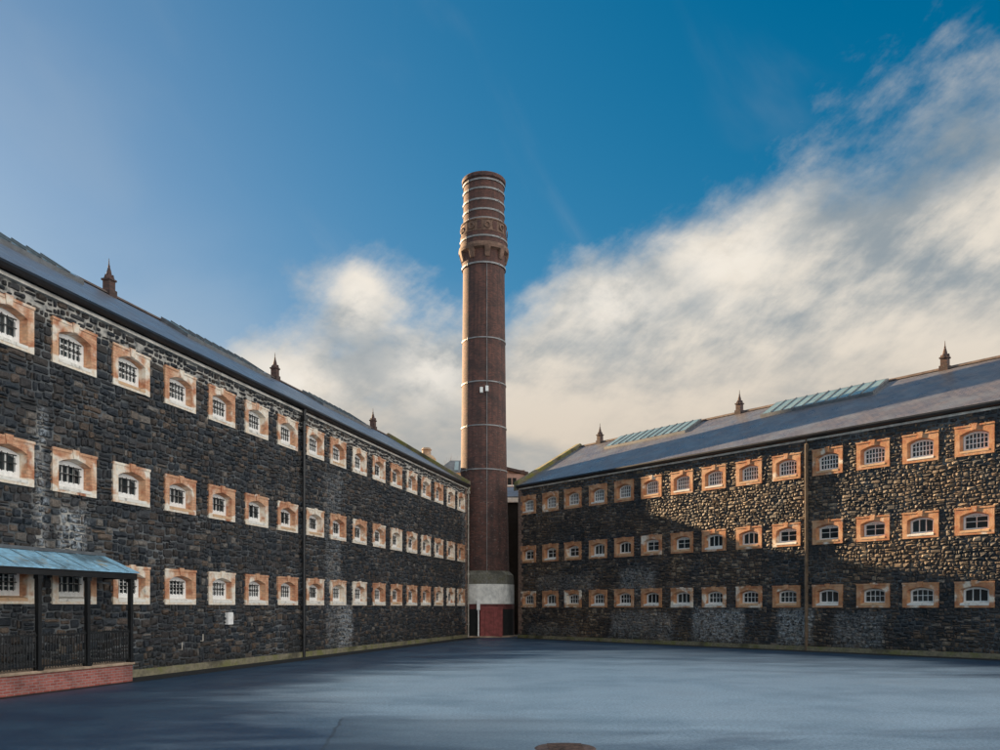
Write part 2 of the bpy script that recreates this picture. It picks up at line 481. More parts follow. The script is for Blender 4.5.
M['pipe'] = simple('tan_pipe_paint', (.17, .12, .08), .6, var=.3)
M['pale_pipe'] = simple('pale_pipe_paint', (.42, .38, .32), .6, var=.3)
M['porchroof'] = simple('porch_trim', (.2, .3, .36), .4, var=.3)
M['porchsheet'] = moss_mat('weathered_porch_sheet', (.34, .64, .85), (.36, .34, .26), (.54, .70))  # reflected sky painted as the blue base, tan dirt patches over it
M['porchsheet'].node_tree.nodes['Principled BSDF'].inputs['Roughness'].default_value = .4
M['porch_old'] = simple('porch_roof_sheet', (.20, .40, .52), .33, var=.3, scale=1.2)
M['tanwall'] = simple('tan_render', (.42, .29, .17), .9, var=.3, scale=1.2, bump=.3)
M['pinkwall'] = simple('pink_sandstone', (.42, .27, .22), .9, var=.3, scale=1.2, bump=.3)
M['darkwall'] = simple('dark_inner_wall', (.012, .012, .012), .9, var=.3)
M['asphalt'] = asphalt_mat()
M['gully'] = simple('shaded_gully', (.004, .006, .008), .75, var=.5, scale=2, bump=.5)
M['rust'] = simple('rusty_iron_cover', (.10, .06, .045), .7, var=.6, scale=9, bump=.6)
M['bark'] = simple('twig_bark', (.22, .15, .11), .9, var=.3)


# ------------------------------------------------------------------ mesh helpers
class MB:
    def __init__(s): s.v = []; s.f = []

    def quad(s, a, b, c, d):
        i = len(s.v); s.v += [a, b, c, d]; s.f.append((i, i + 1, i + 2, i + 3)); return s

    def box(s, x0, x1, y0, y1, z0, z1):
        i = len(s.v)
        s.v += [(x0, y0, z0), (x1, y0, z0), (x1, y1, z0), (x0, y1, z0), (x0, y0, z1), (x1, y0, z1), (x1, y1, z1), (x0, y1, z1)]
        s.f += [tuple(i + k for k in q) for q in ((0, 3, 2, 1), (4, 5, 6, 7), (0, 1, 5, 4), (1, 2, 6, 5), (2, 3, 7, 6), (3, 0, 4, 7))]
        return s

    def prism(s, prof, axis_pts):
        """loft the same ring 'prof' (list of 3D offset tuples) along axis_pts"""
        base = len(s.v); n = len(prof)
        for p in axis_pts:
            for q in prof: s.v.append((p[0] + q[0], p[1] + q[1], p[2] + q[2]))
        for k in range(len(axis_pts) - 1):
            for j in range(n):
                a = base + k * n + j; b2 = base + k * n + (j + 1) % n
                s.f.append((a, b2, b2 + n, a + n))
        s.f.append(tuple(base + j for j in range(n))[::-1])
        s.f.append(tuple(base + (len(axis_pts) - 1) * n + j for j in range(n)))
        return s

    def hexa(s, p):
        i = len(s.v); s.v += list(p)
        s.f += [tuple(i + k for k in q) for q in ((0, 3, 2, 1), (4, 5, 6, 7), (0, 1, 5, 4), (1, 2, 6, 5), (2, 3, 7, 6), (3, 0, 4, 7))]
        return s

    def tube(s, p0, p1, r0, r1=None, n=10):
        r1 = r0 if r1 is None else r1
        p0 = Vector(p0); p1 = Vector(p1); d = (p1 - p0).normalized()
        a = d.orthogonal().normalized(); b = d.cross(a)
        i = len(s.v)
        for p, r in ((p0, r0), (p1, r1)):
            for k in range(n):
                an = 2 * math.pi * k / n
                s.v.append(tuple(p + a * math.cos(an) * r + b * math.sin(an) * r))
        for k in range(n): s.f.append((i + k, i + (k + 1) % n, i + n + (k + 1) % n, i + n + k))
        s.f.append(tuple(i + k for k in range(n))[::-1]); s.f.append(tuple(i + n + k for k in range(n)))
        return s

    def lathe(s, prof, n=72, a0=0, a1=2 * math.pi, cx=0, cy=0):
        i = len(s.v); full = abs(a1 - a0 - 2 * math.pi) < 1e-6
        m = n if full else n + 1
        for (r, z) in prof:
            for k in range(m):
                an = a0 + (a1 - a0) * k / n
                s.v.append((cx + r * math.cos(an), cy + r * math.sin(an), z))
        for j in range(len(prof) - 1):
            for k in range(n):
                k2 = (k + 1) % m if full else k + 1
                s.f.append((i + j * m + k, i + j * m + k2, i + (j + 1) * m + k2, i + (j + 1) * m + k))
        return s

    def build(s, name, mat, parent=None, smooth=False, loc=None):
        me = bpy.data.meshes.new(name)
        me.from_pydata(s.v, [], s.f); me.update()
        me.materials.append(mat)
        if smooth: me.polygons.foreach_set('use_smooth', [True] * len(me.polygons))
        o = bpy.data.objects.new(name, me)
        col.objects.link(o)
        if parent is not None: o.parent = parent
        if loc is not None: o.location = loc
        return o


def bevel(o, w=.01, seg=1):
    b = o.modifiers.new('bevel', 'BEVEL'); b.width = w; b.segments = seg; b.limit_method = 'ANGLE'
    return o


def empty(name, label, cat, loc=(0, 0, 0), rz=0, group=None):
    o = bpy.data.objects.new(name, None); col.objects.link(o)
    o.location = loc; o.rotation_euler = (0, 0, rz); o.empty_display_size = .3
    o['label'] = label; o['category'] = cat
    if group: o['group'] = group
    return o


# ------------------------------------------------------------------ ground
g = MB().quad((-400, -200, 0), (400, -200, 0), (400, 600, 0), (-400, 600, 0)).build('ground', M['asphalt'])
g['kind'] = 'structure'

# ------------------------------------------------------------------ wall geometry
# left wing: origin at the foot of the perpendicular, +x runs away from the camera, +y into the building
LORG = (-CA * DL, SA * DL, 0); LROT = math.atan2(CA, SA)
LEND = (60.0 - SA * DL) / CA
# right wing: origin at the far corner, +x runs towards the camera
zc = 59.7
foot = (CB * DR, SB * DR)
s_ = (zc - foot[1]) / CB
RORG = (foot[0] - SB * s_, zc, 0); RROT = math.atan2(-CB, SB)


def tl(px, D=DL):           # pixel column -> distance along the left wall
    z = F * D / (CA * (723 - px))
    return (z - SA * D) / CA


def tr(px, D=DR):           # pixel column -> distance from the corner along the right wall
    z = F * D / (CB * (px + 169))
    return (zc - z) / CB


def window_meshes(W, H, style, bars):
    """one window: dressing with arched splayed reveal, sill, frame, glass and bars; origin at the bottom centre"""
    ow = W * .74; iw = W * (.68 if bars else .65)          # opening width at the face / at the glass
    zb, zs, zt = H * (.12 if bars else .15), H * .70, H * .83
    N = 10

    def arch(wd, zb, zs, zt):
        pts = [(-wd / 2, zb), (-wd / 2, zs)]
        for k in range(1, N):
            a = k / N
            pts.append((-wd / 2 + wd * a, zs + (zt - zs) * (1 - (2 * a - 1) ** 2)))
        pts += [(wd / 2, zs), (wd / 2, zb)]
        return pts
    pf = arch(ow, zb, zs, zt)
    pb = arch(iw, zb + .05, zs - .02, zt - .05)
    m = MB()
    yf, yb = -.085, .27
    n = len(pf)
    outer = []
    for k, (x, z) in enumerate(pf):
        if k == 0: outer.append((-W / 2, 0))
        elif k == 1: outer.append((-W / 2, H * .70))
        elif k == n - 2: outer.append((W / 2, H * .70))
        elif k == n - 1: outer.append((W / 2, 0))
        else: outer.append((-W / 2 + W * (k - 1) / (n - 3), H))
    outer[2] = (-W / 2, H); outer[n - 3] = (W / 2, H)
    b0 = len(m.v)
    m.v += [(x, yf, z) for x, z in outer]                  # 0
    m.v += [(x, yf, z) for x, z in pf]                     # n
    m.v += [(x, yb, z) for x, z in pb]                     # 2n
    m.v += [(x, .06, z) for x, z in outer]                 # 3n
    for k in range(n):
        k2 = (k + 1) % n
        m.f.append((k, n + k, n + k2, k2)[::-1])
        m.f.append((n + k, 2 * n + k, 2 * n + k2, n + k2)[::-1])
        m.f.append((k, k2, 3 * n + k2, 3 * n + k)[::-1])
    # keystone and raised arch ring
    m.hexa([(-.085, yf - .035, zt + .01), (.085, yf - .035, zt + .01), (.085, yf + .02, zt + .01), (-.085, yf + .02, zt + .01),
            (-.13, yf - .035, H + .06), (.13, yf - .035, H + .06), (.13, yf + .02, H + .06), (-.13, yf + .02, H + .06)])
    for sgn in (-1, 1):           # raised label strip over the head, either side of the keystone
        x0, x1 = sorted((sgn * .135, sgn * (W / 2 + .02)))
        m.box(x0, x1, yf - .022, yf + .02, H - .055, H + .018)
    dress = m
    sill = MB().hexa([(-ow / 2 + .005, yf - .012, zb - .07), (ow / 2 - .005, yf - .012, zb - .07), (iw / 2, .255, zb - .02), (-iw / 2, .255, zb - .02),
                      (-ow / 2 + .005, yf - .012, zb + .015), (ow / 2 - .005, yf - .012, zb + .015), (iw / 2, .255, zb + .10), (-iw / 2, .255, zb + .10)])
    # frame ring
    fo = arch(iw + .02, zb + .04, zs - .02, zt - .04)
    bw = .12 if bars else .07
    fi = arch(iw - 2 * bw, zb + (.22 if bars else .13), zs - (.12 if bars else .05), zt - .05 - bw)
    fr = MB(); yy0, yy1 = .15, .22
    fr.v += [(x, yy0, z) for x, z in fo] + [(x, yy0, z) for x, z in fi] + [(x, yy1, z) for x, z in fi]
    for k in range(n):
        k2 = (k + 1) % n
        fr.f.append((k, n + k, n + k2, k2)[::-1]); fr.f.append((n + k, 2 * n + k, 2 * n + k2, n + k2)[::-1])
    zi0, zi1 = zb + (.22 if bars else .13), zt - .05 - bw
    xi = iw / 2 - bw

    def arch_z(x, top):
        a = min(1, max(0, (x + xi) / (2 * xi)))
        zq = zs - (.12 if bars else .05)
        return zq + (top - zq) * (1 - (2 * a - 1) ** 2)
    cols, rows, t_ = {'grid': (6, 3, .034), 'arched': (2, 2, .022), 'grid4': (4, 2, .026), 'bars': (3, 1, .03), 'open': (3, 1, .03), 'fine': (5, 4, .02)}[style]
    for c in range(1, cols):
        x = -xi + 2 * xi * c / cols
        fr.box(x - t_ / 2, x + t_ / 2, .165, .205, zi0, arch_z(x, zi1) + .02)
    for r in range(1, rows):
        z = zi0 + (zi1 - zi0) * r / rows
        fr.box(-xi, xi, .167, .203, z - t_ / 2, z + t_ / 2)
    if style == 'arched':         # row of small top lights
        zt2 = zs - .02
        fr.box(-xi, xi, .164, .206, zt2 - .02, zt2 + .02)
        for c in range(1, 7):
            x = -xi + 2 * xi * c / 7
            fr.box(x - .01, x + .01, .169, .201, zt2, arch_z(x, zi1) + .02)
    gl = MB()
    base = len(gl.v); gl.v += [(x, .21, z) for x, z in fo]; gl.f.append(tuple(range(n)))
    br = MB()
    nb = 5
    for k in range(nb):
        x = -xi + 2 * xi * (k + .5) / nb
        br.tube((x, .135, zi0 - .02), (x, .135, arch_z(x, zi1) + .02), .013, n=6)
    for q in (1, 2):
        z = zi0 + (zs - zi0) * q / 2.2
        br.box(-xi - .02, xi + .02, .122, .148, z - .013, z + .013)
    return dress, sill, fr, gl, br


def mesh_of(mb, name, mat):
    me = bpy.data.meshes.new(name); me.from_pydata(mb.v, [], mb.f); me.update(); me.materials.append(mat)
    return me


def make_kind(W, H, style, bars, dm=None):
    dm = dm or (M['dressL'] if bars else M['dressR'])
    d, s, f, g, b = window_meshes(W, H, style, bars)
    return [('window', mesh_of(d, 'window', dm)), ('sill', mesh_of(s, 'sill', M['sillL'] if bars else M['sillR'])),
            ('window_frame', mesh_of(f, 'window_frame', M['white'])), ('glass', mesh_of(g, 'glass', M['glass']))] + \
           ([('bars', mesh_of(b, 'bars', M['iron']))] if bars else [])


def place_window(kind, parent, x, z):
    first = None
    for nm, me in kind:
        o = bpy.data.objects.new(nm, me); col.objects.link(o)
        if first is None:
            o.parent = parent; o.location = (x, 0, z); first = o
        else:
            o.parent = first
    return first


def stone_wall(parent, x0, x1, z0, z1, wins, smat, mmat, sw=(.18, .46), sh=.19, rough=.055, xfar=None):
    """wins: list of (xc, zb, W, H).  Mortar sheet with window holes, then every stone as its own block in one mesh"""
    xs = {x0, x1}; zs = {z0, z1}
    holes = []
    for (xc, zb, W, H) in wins:
        hx0, hx1, hz0, hz1 = xc - W / 2 + .1, xc + W / 2 - .1, zb + .08, zb + H - .1
        holes.append((hx0, hx1, hz0, hz1)); xs |= {round(hx0, 4), round(hx1, 4)}; zs |= {round(hz0, 4), round(hz1, 4)}
    xs = sorted(x for x in xs if x0 <= x <= x1); zs = sorted(zs)
    m = MB()
    for a, b in zip(xs, xs[1:]):
        for c, d in zip(zs, zs[1:]):
            mx, mz = (a + b) / 2, (c + d) / 2
            if any(h[0] < mx < h[1] and h[2] < mz < h[3] for h in holes): continue
            m.quad((a, 0, c), (b, 0, c), (b, 0, d), (a, 0, d))
    wall = m.build('wall', mmat, parent)
    # course boundaries that agree with the window rows
    marks = sorted({z0, z1} | {round(wz + .03, 3) for (_, wz, _, _) in wins} | {round(wz + h - .03, 3) for (_, wz, _, h) in wins})
    courses = []
    for a, b in zip(marks, marks[1:]):
        n = max(1, round((b - a) / sh)); hs = [R.uniform(.75, 1.25) for _ in range(n)]; tot = sum(hs); z = a
        for h in hs:
            courses.append((z, z + h / tot * (b - a))); z += h / tot * (b - a)
    V = []; Fc = []
    top_band = max(wz + h for (_, wz, _, h) in wins) - .05 if sw[1] > .35 else 99

    def warp(x, z):
        return .04 * math.sin(x * 1.7 + z * 2.3) + .04 * math.sin(x * 4.1 - z * 1.1 + 1.3)

    def stone(xa, xb, za, zb_):
        g_ = .030 if za > top_band else (.017 if sw[1] > .4 else .012)
        xa += g_; xb -= g_; za += g_; zb_ -= g_
        w_, h_ = xb - xa, zb_ - za
        if w_ < .04 or h_ < .03: return
        d_ = R.uniform(.4, 1) * rough + .012
        j = lambda s: R.uniform(-s, s)
        cx, cz = (xa + xb) / 2, (za + zb_) / 2
        cutx, cutz = w_ * R.uniform(.04, .18), h_ * R.uniform(.05, .2)
        ring = [(xa + cutx, za), (xb - cutx, za), (xb, za + cutz), (xb, zb_ - cutz), (xb - cutx, zb_), (xa + cutx, zb_), (xa, zb_ - cutz), (xa, za + cutz)]
        ring = [(x + j(w_ * .06), z + j(h_ * .09)) for x, z in ring]
        i = len(V)
        for x, z in ring: V.append((x, .012, z + warp(cx, z)))
        q = R.uniform(.78, .88)
        tx, tz = j(.35) * d_, j(.35) * d_
        for x, z in ring:
            xx = cx + (x - cx) * q; zz = cz + (z - cz) * q
            V.append((xx, -d_ * R.uniform(.6, 1) + tx * (x - cx) / w_ + tz * (z - cz) / h_, zz + warp(cx, zz)))
        mx, mz = cx + j(w_ * .2), cz + j(h_ * .2)
        V.append((mx, -d_ * R.uniform(1.0, 1.6), mz + warp(cx, mz)))
        for k in range(8):
            k2 = (k + 1) % 8
            Fc.append((i + k, i + k2, i + 8 + k2, i + 8 + k))
            Fc.append((i + 8 + k, i + 8 + k2, i + 16))

    for (a, b) in courses:
        forb = []
        for (xc, zb, W, H) in wins:
            if b > zb + .05 and a < zb + H - .05: forb.append((xc - W / 2 + .03, xc + W / 2 - .03))
        forb.sort()
        segs = []; x = x0
        for f0, f1 in forb:
            if f0 > x: segs.append((x, f0))
            x = max(x, f1)
        if x < x1: segs.append((x, x1))
        for s0, s1 in segs:
            x = s0
            while x < s1 - .03:
                w_ = R.uniform(*sw) * (1.0 if R.random() < .8 else 1.5)
                if s1 - (x + w_) < .12: w_ = s1 - x
                r_ = R.random()
                if r_ < .22 and b - a > .13:
                    zm = a + (b - a) * R.uniform(.4, .6)
                    stone(x, x + w_, a, zm); stone(x, x + w_, zm, b)
                elif r_ < .34 and w_ > .2:
                    xm = x + w_ * R.uniform(.35, .65); stone(x, xm, a, b); stone(xm, x + w_, a, b)
                else:
                    stone(x, x + w_, a, b)
                x += w_
    me = bpy.data.meshes.new('rubble_facing'); me.from_pydata(V, [], Fc); me.update(); me.materials.append(smat)
    o = bpy.data.objects.new('rubble_facing', me); col.objects.link(o); o.parent = parent
    return wall


def finial_turret():
    """little terracotta ridge ventilator with a spire"""
    m = MB()
    m.box(-.30, .30, -.30, .30, -.35, .14)
    m.box(-.23, .23, -.23, .23, .14, .50)
    m.box(-.29, .29, -.29, .29, .50, .57)
    n = 8

    def ring(r, z): return [(r * math.cos(2 * math.pi * (k + .5) / n), r * math.sin(2 * math.pi * (k + .5) / n), z) for k in range(n)]
    prof = [(.27, .57), (.17, .70), (.13, .86), (.07, 1.02), (.05, 1.05), (.07, 1.09), (.035, 1.13), (.012, 1.40)]
    i = len(m.v)
    for r, z in prof: m.v += ring(r, z)
    for j in range(len(prof) - 1):
        for k in range(n): m.f.append((i + j * n + k, i + j * n + (k + 1) % n, i + (j + 1) * n + (k + 1) % n, i + (j + 1) * n + k))
    # little gablets on four sides
    for a in range(4):
        c, s = math.cos(a * math.pi / 2), math.sin(a * math.pi / 2)
        P = [(-.13, -.30, .50), (.13, -.30, .50), (0, -.30, .72), (-.13, -.1, .50), (.13, -.1, .50), (0, -.1, .72)]
        b = len(m.v)
        m.v += [(x * c - y * s, x * s + y * c, z) for x, y, z in P]
        m.f += [(b, b + 1, b + 2), (b, b + 2, b + 5, b + 3), (b + 1, b + 4, b + 5, b + 2)]
    m.v = [(x * .72, y * .72, z * 1.02) for x, y, z in m.v]
    return m


def roof_and_trim(parent, xa, xb, ze, zr, depth, end_low, string_z):
    """pitched roof from eave (y=-.42,ze) to the ridge (y=depth,zr) and down behind; end_low: which end has the gable coping"""
    half = depth
    ye = -.24
    sl = (zr - ze) / (half - ye)
    m = MB()
    th = .10
    seg = 1
    # front slope
    m.hexa([(xa, ye, ze - th), (xb, ye, ze - th), (xb, half, zr - th), (xa, half, zr - th), (xa, ye, ze), (xb, ye, ze), (xb, half, zr), (xa, half, zr)])
    yb = 2 * half - ye
    m.hexa([(xa, half, zr - th), (xb, half, zr - th), (xb, yb, ze - th), (xa, yb, ze - th), (xa, half, zr), (xb, half, zr), (xb, yb, ze), (xa, yb, ze)])
    roof = m.build('roof', M['slate'], parent)
    rd = MB().prism([(0, -.16, -.07), (0, -.09, .03), (0, 0, .085), (0, .09, .03), (0, .16, -.07)], [(xa, half, zr + .02), (xb, half, zr + .02)])
    rd.build('ridge_tiles', M['ridge'], roof)
    # gutter (half round) with fascia
    gm = MB()
    prof = [(0, -.09, .10), (0, -.115, .02), (0, -.08, -.07), (0, 0, -.11), (0, .08, -.07), (0, .10, .10)]
    gm.prism(prof, [(xa, ye, ze - .09), (xb, ye, ze - .09)])
    gm.box(xa, xb, ye + .10, ye + .14, ze - .20, ze - .101)
    gm.build('gutter', M['gutter'], parent)
    MB().box(xa, xb, ye + .14, .0, ze - .19, ze - .13).build('soffit', M['gutter'], parent)
    MB().box(xa, xb, -.13, .0, string_z, string_z + .16).build('string_course', M['string'], parent)
    # coping on the end gable
    xe = xa if end_low else xb
    x0, x1 = (xe - .38, xe + .10) if end_low else (xe - .10, xe + .38)
    c = MB()
    h0, h1 = -.35, .28
    c.hexa([(x0, ye, ze + h0), (x1, ye, ze + h0), (x1, half, zr + h0), (x0, half, zr + h0), (x0, ye, ze + h1), (x1, ye, ze + h1), (x1, half, zr + h1), (x0, half, zr + h1)])
    c.hexa([(x0, half + .002, zr + h0), (x1, half + .002, zr + h0), (x1, yb, ze + h0), (x0, yb, ze + h0), (x0, half + .002, zr + h1), (x1, half + .002, zr + h1), (x1, yb, ze + h1), (x0, yb, ze + h1)])
    bevel(c.build('gable_coping', M['moss'], parent), .03)
    return roof, sl


def skylight(parent, x0, x1, ze, sl, ya, yb):
    """raised glazed lantern strip on the slope; y range ya..yb"""
    zf = lambda y: ze + sl * (y + .24)
    up = .16
    f = MB()
    f.hexa([(x0, ya, zf(ya) - .05), (x1, ya, zf(ya) - .05), (x1, yb, zf(yb) - .05), (x0, yb, zf(yb) - .05),
            (x0, ya, zf(ya) + up), (x1, ya, zf(ya) + up), (x1, yb, zf(yb) + up + .05), (x0, yb, zf(yb) + up + .05)])
    fo = f.build('skylight', M['lead'], parent)
    n = max(5, int((x1 - x0) / .62))
    e = .012
    gm = MB()
    gm.quad((x0 + .08, ya + .08, zf(ya + .08) + up + e), (x1 - .08, ya + .08, zf(ya + .08) + up + e), (x1 - .08, yb - .10, zf(yb - .1) + up + .05 + e), (x0 + .08, yb - .10, zf(yb - .1) + up + .05 + e))
    gm.build('skylight_glass', M['roofglass'], fo)
    b = MB()
    for k in range(1, n):
        x = x0 + (x1 - x0) * k / n
        b.hexa([(x - .022, ya + .03, zf(ya + .03) + up), (x + .022, ya + .03, zf(ya + .03) + up), (x + .022, yb - .05, zf(yb - .05) + up + .05), (x - .022, yb - .05, zf(yb - .05) + up + .05),
                (x - .022, ya + .03, zf(ya + .03) + up + .06), (x + .022, ya + .03, zf(ya + .03) + up + .06), (x + .022, yb - .05, zf(yb - .05) + up + .11), (x - .022, yb - .05, zf(yb - .05) + up + .11)])
    b.build('glazing_bars', M['lead'], fo)
    return fo


def wing_body(parent, xa, xb, depth, h, zr, mat):
    m = MB()
    yb = 2 * depth
    m.quad((xb, 0, 0), (xb, yb, 0), (xb, yb, h), (xb, 0, h))
    m.quad((xa, yb, 0), (xa, 0, 0), (xa, 0, h), (xa, yb, h))
    m.quad((xb, yb, 0), (xa, yb, 0), (xa, yb, h), (xb, yb, h))
    for x in (xa, xb):
        i = len(m.v); m.v += [(x, 0, h), (x, yb, h), (x, depth, zr - .2)]; m.f.append((i, i + 1, i + 2))
    return m.build('end_walls', mat, parent)


def quoins(parent, x, sgn, h):
    """alternating corner blocks; x = corner, sgn = direction along the wall"""
    m = MB(); z = .25; k = 0
    while z < h - .05:
        hh = R.uniform(.26, .34); hh = min(hh, h - z)
        ln = .42 if k % 2 else .26
        a, b = sorted((x - sgn * .06, x + sgn * ln))
        m.box(a, b, -.09, .25 if k % 2 else .4, z + .008, z + hh - .008)
        z += hh; k += 1
    return bevel(m.build('quoins', M['quoin'], parent), .02)


def downpipe(parent, x, z0, z1, mat, r=.055, yoff=-.19, ye=-.24, deep=False):
    m = MB()
    if deep: m.box(x - r, x + r, yoff - .165, yoff + .08, z0, z1 - .45)
    else: m.tube((x, yoff, z0), (x, yoff, z1 - .45), r, n=12)
    m.tube((x, yoff, z1 - .47), (x, ye, z1 - .12), r, n=12)
    m.box(x - r * 2, x + r * 2, yoff - .10, yoff + .08, z1 - .62, z1 - .42)
    z = z0 + .9
    while z < z1 - 1:
        m.tube((x, yoff, z), (x, yoff, z + .09), r * 1.35, n=12)
        m.box(x - r * 2.2, x + r * 2.2, yoff + r * .6, .0, z + .02, z + .07)
        z += 1.8
    return m.build('downpipe', mat, parent)


# ------------------------------------------------------------------ LEFT WING
PXL = [6, 73, 130, 179, 220.5, 255.4, 286.5, 314, 337, 358.5, 378, 395.4, 411, 425, 438, 450, 460.4]
lw = empty('cell_block', 'dark stone cell block on the left of the yard, with the small porch before it', 'building', LORG, LROT, 'cell block wings round the yard')
WL = 1.66
rowsL = [(6.75 + EYE, 1.25), (3.20 + EYE, 1.20), (0.08 + EYE, 1.18)]
xsL = [tl(p) for p in PXL]
xsL = [xsL[0] - 2.45, xsL[0]] + xsL[1:]
winsL = [(x, z, WL, h) for (z, h) in rowsL for x in xsL]
XA_L = 6.0
stone_wall(lw, XA_L, LEND, .02, 10.72, winsL, M['stoneL'], M['mortL'], sw=(.14, .42), sh=.22, rough=.065)
wing_body(lw, XA_L, LEND, 6.0, 10.72, 14.6, M['darkwall'])
kindsL = [[make_kind(WL, h, st, True) for st in sts] for (z, h), sts in zip(rowsL, (('grid', 'grid', 'bars'), ('bars', 'grid4', 'fine'), ('grid', 'fine', 'grid4')))]
for ri, (z, h) in enumerate(rowsL):
    for x in xsL: place_window(R.choice(kindsL[ri]), lw, x, z)
roofL, slL = roof_and_trim(lw, XA_L, LEND, 11.0, 14.8, 6.0, False, 10.70)
DRL = DL + 6


def tl6(px): return tl(px, DRL)


for px in (109, 275, 373):
    finial_turret().build('ridge_turret', M['turret'], lw, loc=(tl6(px), 6.0, 14.82))
finial_turret().build('ridge_turret', M['turret'], lw, loc=(tl6(109) - 13.0, 6.0, 14.82))
for a, b in ((-60, 50), (158, 245), (300, 350)):
    skylight(lw, max(tl6(a), 8.5), tl6(b), 11.0, slL, 4.5, 5.85)
MB().box(XA_L, LEND + .05, -.16, .0, 0.0, .23).build('plinth', M['plinth'], lw)
downpipe(lw, tl(300), .0, 10.98, M['gutter'], r=.075)
downpipe(lw, LEND - .06, .0, 10.98, M['pale_pipe'], r=.05)
quoins(lw, LEND, -1, 10.7)
MB().box(tl(227) - .17, tl(227) + .17, -.16, -.02, 1.55, 2.0).build('wall_box', M['white'], lw)
# iron hooks / small brackets on the wall
hk = MB()
for px, z in ((199, 1.0), (178, .75), (56, 1.0)):
    hk.tube((tl(px), 0, z), (tl(px), -.16, z), .02); hk.tube((tl(px), -.16, z), (tl(px), -.16, z + .25), .02)
hk.build('wall_hook', M['pale_pipe'], lw)

# ------------------------------------------------------------------ RIGHT WING
PXR = [529, 551, 573.4, 598.6, 624.6, 652, 682.5, 714.5, 749.5, 787, 828, 873.5, 921, 975]
rw = empty('cell_block', 'long sunlit stone cell block closing the right side of the yard behind a tan downpipe', 'building', RORG, RROT, 'cell block wings round the yard')
WR = 1.60
rowsR = [(6.56 + EYE, 1.30), (3.12 + EYE, 1.18), (-.03 + EYE, 1.12)]
xsR = [tr(p) for p in PXR]; xsR.append(xsR[-1] + 2.27)
winsR = [(x, z, WR, h) for (z, h) in rowsR for x in xsR]
XB_R = 42.0
stone_wall(rw, 0, XB_R, .02, 10.60, winsR, M['stoneR'], M['mortR'], sw=(.10, .38), sh=.185, rough=.060)
wing_body(rw, 0, XB_R, 6.0, 10.60, 14.2, M['darkwall'])
kindsR = [[make_kind(WR, h, st, False) for st in sts] for (z, h), sts in zip(rowsR, (('grid',), ('arched', 'arched', 'open'), ('grid4', 'grid4', 'bars')))]
kindsR[2] = [make_kind(WR, rowsR[2][1], st, False, M['dressM']) for st in ('grid4', 'grid4', 'bars')]
for ri, (z, h) in enumerate(rowsR):
    for x in xsR: place_window(R.choice(kindsR[ri]), rw, x, z)
roofR, slR = roof_and_trim(rw, 0, XB_R, 10.88, 14.4, 6.0, True, 10.58)
DRR = DR + 6


def tr6(px):
    z = F * DRR / (CB * (px + 169))
    return (zc + 6 * SB - z) / CB


for px in (600, 739.5, 945):
    finial_turret().build('ridge_turret', M['turret'], rw, loc=(tr6(px), 6.0, 14.42))
for a, b in ((622, 703), (778, 890)):
    skylight(rw, tr6(a), tr6(b), 10.88, slR, 4.15, 5.85)
MB().box(-.05, XB_R, -.16, .0, 0.0, .22).build('plinth', M['plinth'], rw)
downpipe(rw, tr(808), .0, 10.86, M['pipe'], r=.033, yoff=-.11, deep=True)
quoins(rw, 0, 1, 10.55)

# gutter channels along both walls, their shadow painted in as near-black
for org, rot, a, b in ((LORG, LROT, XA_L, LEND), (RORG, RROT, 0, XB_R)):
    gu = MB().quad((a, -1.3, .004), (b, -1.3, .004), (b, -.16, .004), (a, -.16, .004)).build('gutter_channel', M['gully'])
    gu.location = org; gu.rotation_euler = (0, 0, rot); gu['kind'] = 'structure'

# ------------------------------------------------------------------ CHIMNEY
CX, CY = -16.2 / F * 62.2, 62.2
ch = empty('chimney', 'tall round brick chimney in the corner between the two cell blocks, banded with steel hoops', 'chimney', (CX, CY, 0))
kh = lambda y: EYE + (607 - y) / 13.72


def rad_at(h):
    pts = [(0, 1.95), (4.9, 1.90), (13.5, 1.69), (25, 1.57), (34, 1.50)]
    for (a, ra), (b, rb) in zip(pts, pts[1:]):
        if h <= b: return ra + (rb - ra) * (h - a) / (b - a)
    return 1.5


hb = kh(262)
prof = [(rad_at(4.8), 4.8)] + [(rad_at(z), z) for z in (8, 12, 16, 20, 24)] + [(rad_at(hb), hb)]
MB().lathe(prof, 96).build('shaft', M['chimbrick'], ch, smooth=True)
# crown
c1 = kh(256); c2 = kh(247); c3 = kh(242); c4 = kh(231); c5 = kh(219); ct = kh(171)
MB().lathe([(1.56, hb), (1.60, hb + .05), (1.60, c2 - .02)], 96).build('crown_lower', M['crownbrick'], ch)
MB().lathe([(1.60, c2 - .1), (1.85, c2), (1.88, c2 + .18), (1.85, c3), (1.74, c3 + .02)], 96).build('cornice', M['crownstone'], ch)
MB().lathe([(1.74, c3 + .0), (1.74, c4), (1.76, c4 + .02), (1.68, c4 + .05)], 96).build('crown_drum', M['crownbrick'], ch)
MB().lathe([(1.68, c4 + .04), (1.70, c4 + .08), (1.66, c5 - .05), (1.72, c5 - .03), (1.72, c5 + .05), (1.55, c5 + .07)], 96).build('panel_ring', M['crownstone'], ch)
MB().lathe([(1.53, c5 + .06), (1.50, ct - .38), (1.50, ct - .33)], 96).build('crown_upper', M['crownbrick'], ch)
MB().lathe([(1.50, ct - .34), (1.62, ct - .28), (1.64, ct - .06), (1.60, ct), (1.30, ct), (1.30, ct - 1.5)], 96).build('rim', M['chimbrick'], ch)
NB = 9
